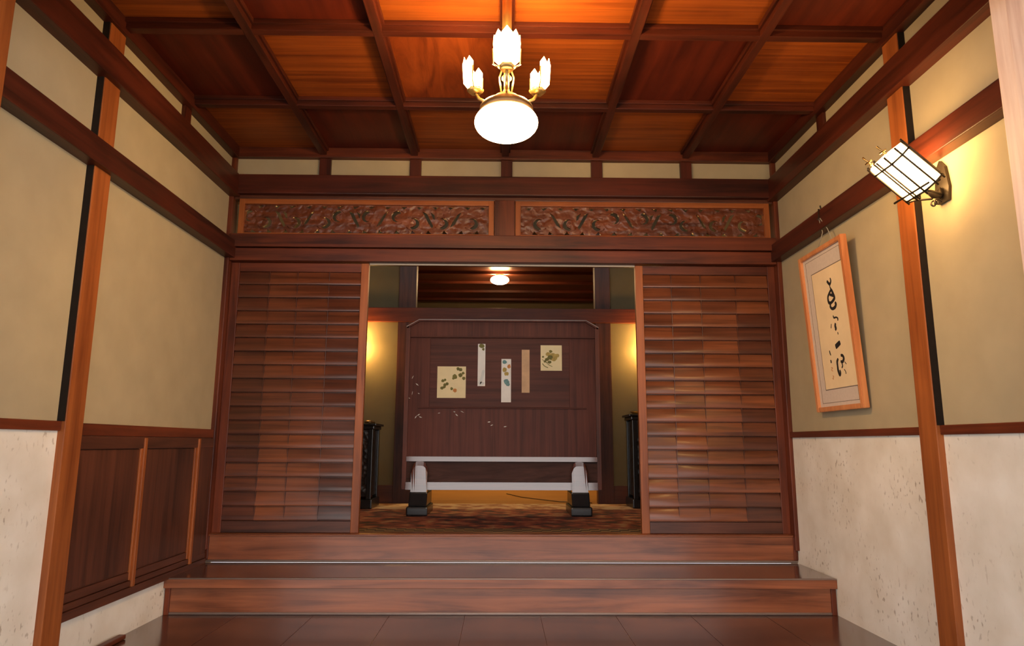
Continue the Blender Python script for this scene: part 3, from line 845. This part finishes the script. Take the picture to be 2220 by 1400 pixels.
tube(bm, [lan(-hl-0.006, 0, -hn), lan(-hl-0.006, 0, hn)], 0.006, seg=6)
obj('bracket', bm, M['iron'], sc)

# ------------------------------------------------------------------ hall behind the doors
YH = 6.65
bm = bmesh.new(); bx(bm, -2.0, 2.0, YB+0.10, YH+0.1, 0.20, 0.352)
struct('floor_hall', bm, M['honey'], 'raised hall floor behind the sliding doors')
bm = bmesh.new(); bx(bm, -1.95, 1.95, YB+0.101, 6.52, 0.352, 0.362)
tag(obj('carpet', bm, M['carpet']), 'patterned red and brown carpet on the hall floor behind the sliding doors', 'carpet')
for side, s in (('hall_left', -1), ('hall_right', 1)):
    a, b = sorted((s*2.0, s*2.15)); bm = bmesh.new(); bx(bm, a, b, YB+0.12, YH, 0.2, 3.35)
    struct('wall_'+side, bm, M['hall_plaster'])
bm = bmesh.new(); bx(bm, -2.15, 2.15, YB+0.1, YH+0.1, 3.35, 3.45); struct('ceiling_hall', bm, M['dark_x'])
bm = bmesh.new()
bx(bm, -2.15, -0.99, YH, YH+0.1, 0.2, 3.35); bx(bm, 1.0, 2.15, YH, YH+0.1, 0.2, 3.35); bx(bm, -0.99, 1.0, YH, YH+0.1, 3.02, 3.35)
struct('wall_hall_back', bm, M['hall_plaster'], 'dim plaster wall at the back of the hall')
box_obj('baseboard_hall_left', (-2.0, -1.02, YH-0.02, YH, 0.352, 0.52), M['dark_x'])['kind'] = 'structure'
box_obj('baseboard_hall_right', (1.03, 2.0, YH-0.02, YH, 0.352, 0.52), M['dark_x'])['kind'] = 'structure'
trim((-2.0, 2.0, YH-0.045, YH+0.03, 2.075, 2.215), M['beam_x'], 'brown rail along the back wall of the hall')
trim([(-1.03, -0.86, YH-0.03, YH+0.08, 0.352, 3.0)], M['dark_z'], 'dark post left of the passage behind the screen')
trim([(0.90, 1.05, YH-0.03, YH+0.08, 0.352, 3.0)], M['dark_z'], 'dark post right of the passage behind the screen')
# passage beyond
bm = bmesh.new(); bx(bm, -2.15, 2.15, YH+0.1, 10.2, 0.20, 0.352); struct('floor_passage', bm, M['honey'], 'honey coloured floorboards of the passage')
for nm, s in (('passage_left', -1), ('passage_right', 1)):
    a, b = sorted((s*2.0, s*2.15)); bm = bmesh.new(); bx(bm, a, b, YH+0.1, 10.1, 0.352, 3.0); struct('wall_'+nm, bm, M['hall_plaster'])
bm = bmesh.new(); bx(bm, -2.15, 2.15, 10.1, 10.25, 0.2, 3.1); struct('wall_passage_end', bm, M['hall_plaster'])
bm = bmesh.new(); bx(bm, -2.15, 2.15, YH+0.1, 10.2, 3.0, 3.1)
cp = struct('ceiling_passage', bm, M['dark_x'], 'dark boarded ceiling of the passage')
for k in range(6):
    box_obj('batten', (-2.0, 2.0, 7.2+k*0.52, 7.24+k*0.52, 2.965, 3.0), M['beam_x'], cp)
trim((-2.0, 2.0, 10.02, 10.1, 2.72, 2.80), M['dark_x'], 'dark rail at the far end of the passage')
# passage globe lamp
g = thing('globe_ceiling_lamp', 'small round globe lamp glowing on the dark passage ceiling', 'lamp', (-0.047, 8.3, 3.0))
bm = bmesh.new()
lathe(bm, [(0.0, -0.055)]+[(0.115*math.cos(t_), 0.055*math.sin(t_)) for t_ in [math.radians(-75+15*k) for k in range(11)]], (-0.047, 8.3, 2.905), seg=32)
obj('globe', bm, M['hall_globe'], g)
bm = bmesh.new(); lathe(bm, [(0.055, 0), (0.06, 0.02), (0.06, 0.045), (0, 0.045)], (-0.047, 8.3, 2.954), seg=24); obj('ceiling_plate', bm, M['brass'], g)
sd = bpy.data.lights.new('floor_fill_spot', 'SPOT'); sd.energy = 110; sd.color = (1.0, 0.68, 0.3); sd.spot_size = math.radians(125); sd.spot_blend = 0.8; sd.shadow_soft_size = 0.06  # added spot below the globe, brightens the passage floor but not the ceiling
so = bpy.data.objects.new('floor_fill_spot', sd); C.objects.link(so); so.location = (0, 0, -0.17); so.parent = g
# hall wall lamps that wash the plaster
for s, side in ((-1, 'left'), (1, 'right')):
    x = s*1.42
    t = thing('hall_wall_lamp', 'small wall lamp on the hall back wall, hidden behind the %s sliding door' % side, 'wall lamp', (x, YH, 1.80))
    box_obj('wall_plate', (x-0.04, x+0.04, YH-0.012, YH, 1.72, 1.84), M['brass'], t)
    bm = bmesh.new(); lathe(bm, [(0.02, 0), (0.055, 0.05), (0.07, 0.12)], (x, YH-0.10, 1.76), seg=20)
    bmesh.ops.solidify(bm, geom=list(bm.faces), thickness=0.002); obj('glass_shade', bm, M['hall_sconce'], t)
    bm = bmesh.new(); tube(bm, [(x, YH-0.01, 1.76), (x, YH-0.06, 1.74), (x, YH-0.10, 1.76)], 0.008, seg=8); obj('arm', bm, M['brass'], t)

# ------------------------------------------------------------------ standing screen
YS = 5.60
scr = thing('standing_screen', 'large dark wooden standing screen with cut corners, facing the entrance', 'screen', (-0.01, YS, 0.362))


def fx(z): return 0.0


def on_screen(x, z, t_): return (x, YS-t_, z)


xl, xr, zb, zt, cutx, cutz = -0.800, 0.785, 0.550, 1.918, 0.105, 0.060
panel = [(xl, zb), (xr, zb), (xr, zt-cutz), (xr-cutx, zt), (xl+cutx, zt), (xl, zt-cutz)]
bm = bmesh.new(); prism(bm, panel, on_screen, -0.03, 0.0); obj('board', bm, M['screen_z'], scr)
# outer frame
fw = 0.034
for nm, q in (('top_highlight', [(xl+cutx, zt-0.003), (xl+cutx, zt-0.009), (xr-cutx, zt-0.009), (xr-cutx, zt-0.003)]),
              ('corner_highlight', [(xl, zt-cutz-0.003), (xl+0.004, zt-cutz-0.009), (xl+cutx, zt-0.009), (xl+cutx, zt-0.003)]),
              ('corner_highlight', [(xr, zt-cutz-0.003), (xr-0.004, zt-cutz-0.009), (xr-cutx, zt-0.009), (xr-cutx, zt-0.003)])):
    bm = bmesh.new(); prism(bm, q, on_screen, 0.0, 0.0245); obj(nm, bm, M['edge'], scr)  # pale strips paint the highlight along the screen's top outline
for nm, q in (('frame_side', [(xl, zb), (xl+fw, zb), (xl+fw, zt-cutz-0.012), (xl, zt-cutz)]), ('frame_side', [(xr-fw, zb), (xr, zb), (xr, zt-cutz), (xr-fw, zt-cutz-0.012)]),
              ('frame_top', [(xl+cutx, zt), (xl+cutx+0.006, zt-0.02), (xr-cutx-0.006, zt-0.02), (xr-cutx, zt)]),
              ('frame_corner', [(xl, zt-cutz), (xl+0.01, zt-cutz-0.02), (xl+cutx+0.006, zt-0.02), (xl+cutx, zt)]),
              ('frame_corner', [(xr, zt-cutz), (xr-0.01, zt-cutz-0.02), (xr-cutx-0.006, zt-0.02), (xr-cutx, zt)])):
    bm = bmesh.new(); prism(bm, q, on_screen, -0.04, 0.022); obj(nm, bm, M['beam_z'] if nm == 'frame_side' else M['screen_z'], scr)
bm = bmesh.new(); bx(bm, xl+fw, xr-fw, YS-0.022, YS, 1.763, 1.775, bev=0.003); bx(bm, xl+0.11, xr-0.11, YS-0.014, YS, 1.186, 1.196, bev=0.003)
obj('panel_moulding', bm, M['screen_x'], scr)
bm = bmesh.new(); bx(bm, -0.60, 0.54, YS-0.006, YS, 1.197, 1.762, bev=0.002); obj('inner_panel', bm, M['screen_x'], scr)
# lower rails catch the daylight on their sloping tops
for nm, z0_, z1_, pr in (('lower_rail', 0.768, 0.806, 0.045), ('bottom_rail', 0.548, 0.608, 0.050)):
    bm = bmesh.new()
    q = [(0, z0_), (pr, z0_), (pr, z0_+0.002), (pr-(z1_-z0_)*0.12, z1_-0.001), (0, z1_)]
    A = [bm.verts.new((xl+fw, YS-t_, z)) for t_, z in q]; B = [bm.verts.new((xr-fw, YS-t_, z)) for t_, z in q]
    bm.faces.new(A); bm.faces.new(B[::-1])
    for k in range(5): bm.faces.new((A[k], B[k], B[(k+1) % 5], A[(k+1) % 5]))
    obj(nm, bm, M['screen_gloss'], scr)
bm = bmesh.new(); bx(bm, xl+fw, xr-fw, YS-0.008, YS, 0.608, 0.768); obj('burl_panel', bm, M['burl'], scr)
for x in (-0.655, 0.605):
    # foot: stepped black block, upright bracket with rounded top
    foot = box_obj('foot', (x-0.082, x+0.082, 5.40, 5.85, 0.362, 0.43), M['lacquer'], scr, bev=0.012)
    bm = bmesh.new(); bx(bm, x-0.070, x+0.070, 5.44, 5.84, 0.43, 0.535, bev=0.010)
    for v in bm.verts:
        if v.co.y < 5.5 and v.co.z > 0.48: v.co.y += 0.05
    obj('foot_block', bm, M['lacquer'], foot)
    bm = bmesh.new()
    side = [(5.495, 0.535), (5.575, 0.535), (5.575, 0.765), (5.540, 0.768), (5.518, 0.735)]
    nseg = 8
    hw_ = 0.063
    cols_ = []
    for k in range(nseg+1):
        a = -1+2*k/nseg
        dz = 0.055*(abs(a)**4)
        cols_.append([bm.verts.new((x+a*hw_, y, z-(dz if z > 0.7 else 0))) for y, z in side])
    for A, B in zip(cols_, cols_[1:]):
        for j in range(5): bm.faces.new((A[j], B[j], B[(j+1) % 5], A[(j+1) % 5]))
    bm.faces.new(cols_[0]); bm.faces.new(cols_[-1][::-1])
    obj('bracket', bm, M['screen_gloss'], foot)

YC = YS-0.006


def blob(bm, x, z, r, mi, seed, el=1.0, t_=0.0028):
    rn = random.Random(seed); n = 12
    vs_ = [bm.verts.new((x+r*el*(1+0.35*(rn.random()-.5))*math.cos(2*math.pi*k/n), YC-t_, z+r*(1+0.35*(rn.random()-.5))*math.sin(2*math.pi*k/n))) for k in range(n)]
    f = bm.faces.new(vs_[::-1]); f.material_index = mi


def card(name, x0, x1, z0, z1, mats, label):
    bm = bmesh.new(); bx(bm, x0, x1, YC-0.002, YC, z0, z1); return bm, name, mats, label


def finish(cd): o = obj(cd[1], cd[0], cd[2], scr, fix=False); o['label'] = cd[3]; return o


def px(u, v): return (-0.3*0 + (u-948)/(1010-948)*(-0.306+0.538)-0.538, 1.527+(v-795)/(863-795)*(1.271-1.527))


cd = card('painted_card', -0.538, -0.306, 1.271, 1.527, [M['card_cream'], M['leaf_olive'], M['leaf_orange']], 'cream card painted with scattered olive leaves')
for k, (cx, cz, r, mi) in enumerate([(450, 500, 22, 1), (490, 515, 24, 1), (530, 570, 20, 1), (490, 600, 28, 1), (400, 625, 34, 1), (540, 650, 22, 1), (215, 690, 20, 1), (250, 675, 18, 1), (285, 735, 22, 1), (250, 750, 22, 1), (205, 800, 22, 1), (240, 785, 20, 1), (355, 810, 20, 1), (405, 835, 27, 2), (465, 510, 15, 1), (380, 650, 18, 1)]):
    x, z = px(930+cx/7.161, 730+cz/7.161); blob(cd[0], x, z, r/7.161*0.0037*1.15, mi, k, 1.0, 0.0028+k*0.00003)
finish(cd)
cd = card('painted_card', 0.304, 0.478, 1.497, 1.706, [M['card_cream'], M['leaf_gold'], M['leaf_olive']], 'cream card with gold and olive foliage on the right')
for k, (cx, cz, r, mi) in enumerate([(1890, 225, 22, 2), (1850, 270, 32, 1), (1920, 290, 40, 1), (1985, 290, 30, 1), (1930, 340, 36, 1), (1880, 320, 34, 2), (1960, 330, 26, 1), (1830, 350, 26, 2), (1870, 390, 24, 2), (1800, 380, 18, 2), (1770, 310, 15, 2)]):
    u, v = 930+cx/7.161, 730+cz/7.161
    blob(cd[0], 0.304+(u-1172)/46*0.174, 1.706-(v-748)/55*0.209, r/7.161*0.0037*1.05, mi, 30+k, 1.2, 0.0028+k*0.00003)
def line_on(bm, pts, wd, mi):
    n0 = len(bm.faces)
    brush(bm, [(a, b, wd) for a, b in pts], lambda a, b: (a, YC-0.0035, b), k=1)
    bm.faces.ensure_lookup_table()
    for f in bm.faces[n0:]: f.material_index = mi
line_on(cd[0], [(0.318, 1.556), (0.335, 1.535), (0.365, 1.520)], 0.003, 2)
line_on(cd[0], [(0.345, 1.57), (0.37, 1.545), (0.40, 1.53)], 0.002, 2)
line_on(cd[0], [(0.315, 1.59), (0.34, 1.57), (0.38, 1.56)], 0.002, 2)
finish(cd)
cd = card('poem_slip', -0.210, -0.149, 1.368, 1.714, [M['card_white'], M['leaf_olive'], M['card_grey']], 'narrow pale slip with a grey wash, left of the three slips')
blob(cd[0], -0.180, 1.697, 0.017, 1, 60, 1.5); blob(cd[0], -0.166, 1.67, 0.012, 1, 61, 0.8, 0.003)
line_on(cd[0], [(-0.198, 1.385), (-0.180, 1.42), (-0.162, 1.50)], 0.011, 2)
line_on(cd[0], [(-0.19, 1.392), (-0.17, 1.39), (-0.162, 1.40)], 0.012, 2)
finish(cd)
cd = card('poem_slip', -0.017, 0.062, 1.238, 1.591, [M['card_white'], M['leaf_teal'], M['leaf_orange'], M['leaf_gold']], 'narrow white slip with teal and orange flowers, lowest of the three slips')
for k, (x, z, r, mi, el) in enumerate([(0.008, 1.565, 0.017, 1, 1.1), (0.045, 1.53, 0.018, 2, 0.8), (0.010, 1.50, 0.020, 3, 0.9), (0.025, 1.47, 0.016, 3, 1.2), (0.024, 1.405, 0.022, 1, 1.0), (0.036, 1.385, 0.017, 1, 1.0)]):
    blob(cd[0], x, z, r, mi, 70+k, el, 0.0028+0.00005*k)
finish(cd)
cd = card('poem_slip', 0.149, 0.213, 1.316, 1.668, [M['card_tan']], 'narrow plain tan slip, right of the three slips')
finish(cd)
# shell inlay flecks
for k, (u, v) in enumerate([(893, 817), (903, 833), (893, 852), (886, 863), (907, 853), (908, 900), (902, 905), (985, 893), (1002, 893), (952, 896), (1066, 922), (1060, 915), (1095, 925), (912, 905), (990, 900)]):
    x = -0.787+(u-880)/(1300-880)*1.57; z = 0.806+(990-v)*0.00365
    t_ = 0.0075 if -0.6 < x < 0.54 and 1.197 < z else 0.0015
    rn = random.Random(k)
    bm = bmesh.new()
    a = rn.uniform(-1, 1.5); l = rn.uniform(0.008, 0.018); w2 = rn.uniform(0.002, 0.005)
    c0, s0 = math.cos(a), math.sin(a)
    vsx = [bm.verts.new((x+dx*c0-dz*s0, YS-t_, z+dx*s0+dz*c0)) for dx, dz in ((-l, 0), (0, -w2), (l, 0), (0, w2))]
    bm.faces.new(vsx)
    obj('shell_fleck', bm, M['shell'], scr)

# cable on the passage floor behind the screen
bm = bmesh.new()
tube(bm, [(0.05, 7.9, 0.357), (0.2, 7.4, 0.357), (0.38, 7.1, 0.357), (0.55, 6.85, 0.357), (0.85, 6.7, 0.357)], 0.004, seg=6)
tag(obj('electric_cable', bm, M['black_cable']), 'thin dark cable running across the honey floorboards behind the screen', 'cable')

# dark cabinets either side
def stand(x0, x1, y0, y1, zt, label, tray):
    xc = (x0+x1)/2
    t = thing('display_stand', label, 'stand', (xc, (y0+y1)/2, 0.362))
    box_obj('base', (x0-0.015, x1+0.015, y0-0.015, y1+0.015, 0.362, 0.44), M['lacquer'], t, bev=0.01)
    for px_, py_ in ((x0+0.02, y0+0.02), (x1-0.02, y0+0.02), (x0+0.02, y1-0.02), (x1-0.02, y1-0.02)):
        box_obj('leg', (px_-0.02, px_+0.02, py_-0.02, py_+0.02, 0.44, zt-0.05), M['lacquer'], t, bev=0.004)
    box_obj('carved_panel', (x0+0.015, x1-0.015, y0+0.01, y1-0.01, 0.46, zt-0.055), M['carved_black'], t, bev=0.006)
    box_obj('top', (x0-0.012, x1+0.012, y0-0.012, y1+0.012, zt-0.05, zt-0.02), M['lacquer'], t, bev=0.008)
    box_obj('top_moulding', (x0-0.03, x1+0.03, y0-0.03, y1+0.03, zt-0.02, zt), M['lacquer'], t, bev=0.006)
    return t


stand(-1.52, -1.115, 5.98, 6.32, 1.075, 'black carved stand with pale marks, left of the screen', False)
o = bpy.data.objects['display_stand']
for z, wd in ((0.86, 0.02), (0.83, 0.06), (0.79, 0.07), (0.745, 0.07), (0.715, 0.03), (0.60, 0.03)):
    bm = bmesh.new(); bx(bm, -1.30-wd/2+ (0.03 if z < 0.7 else 0), -1.30+wd/2+(0.03 if z < 0.7 else 0), 5.984, 5.991, z-0.007, z+0.007, bev=0.002)
    obj('inlaid_mark', bm, M['shell'], o)
o2 = stand(1.14, 1.50, 6.10, 6.42, 1.17, 'black carved stand holding a shallow tray, right of the screen', True)
bm = bmesh.new()
lathe(bm, [(0.0, 0.004), (0.12, 0.006), (0.155, 0.028), (0.160, 0.028), (0.125, 0.0), (0.0, 0.0)], (1.31, 6.26, 1.171), seg=32)
tag(obj('shallow_tray', bm, M['brass']), 'shallow gleaming brass tray on top of the right black stand', 'tray')
bm = bmesh.new()
lathe(bm, [(0.0, 0), (0.035, 0.0), (0.05, 0.012), (0.03, 0.026), (0, 0.028)], (-1.17, 6.10, 1.076), seg=20)
tag(obj('small_dish', bm, M['dark_brass']), 'small dark dish on the corner of the left black stand', 'dish')
# ------------------------------------------------------------------ unseen porch outside the entrance, eave and header limit skylight
bm = bmesh.new(); bx(bm, -4.0, 4.0, -5.0, YF, -0.45, -0.30); struct('ground', bm, M['stone_ground'], 'stone ground outside the entrance')
bm = bmesh.new(); bx(bm, -4.0, 4.0, -1.6, YF, 2.95, 3.05); struct('ceiling_sky_blocker', bm, M['dark_x'], 'unseen wooden eave added to hold back skylight')  # unseen eave, added to keep skylight off the upper room
bm = bmesh.new(); bx(bm, -4.0, -XW-0.06, 1.95, YF, -0.45, 3.05); bx(bm, XW+0.06, 4.0, 1.95, YF, -0.45, 3.05); bx(bm, -XW-0.06, XW+0.06, 1.95, YF-0.005, 2.43, 2.95)  # unseen header over the opening is set low to cut skylight
struct('wall_front', bm, M['plaster'], 'outer wall around the entrance opening, unseen header lowered to cut skylight')

for o in bpy.data.objects:
    if '_b' in o: del o['_b']
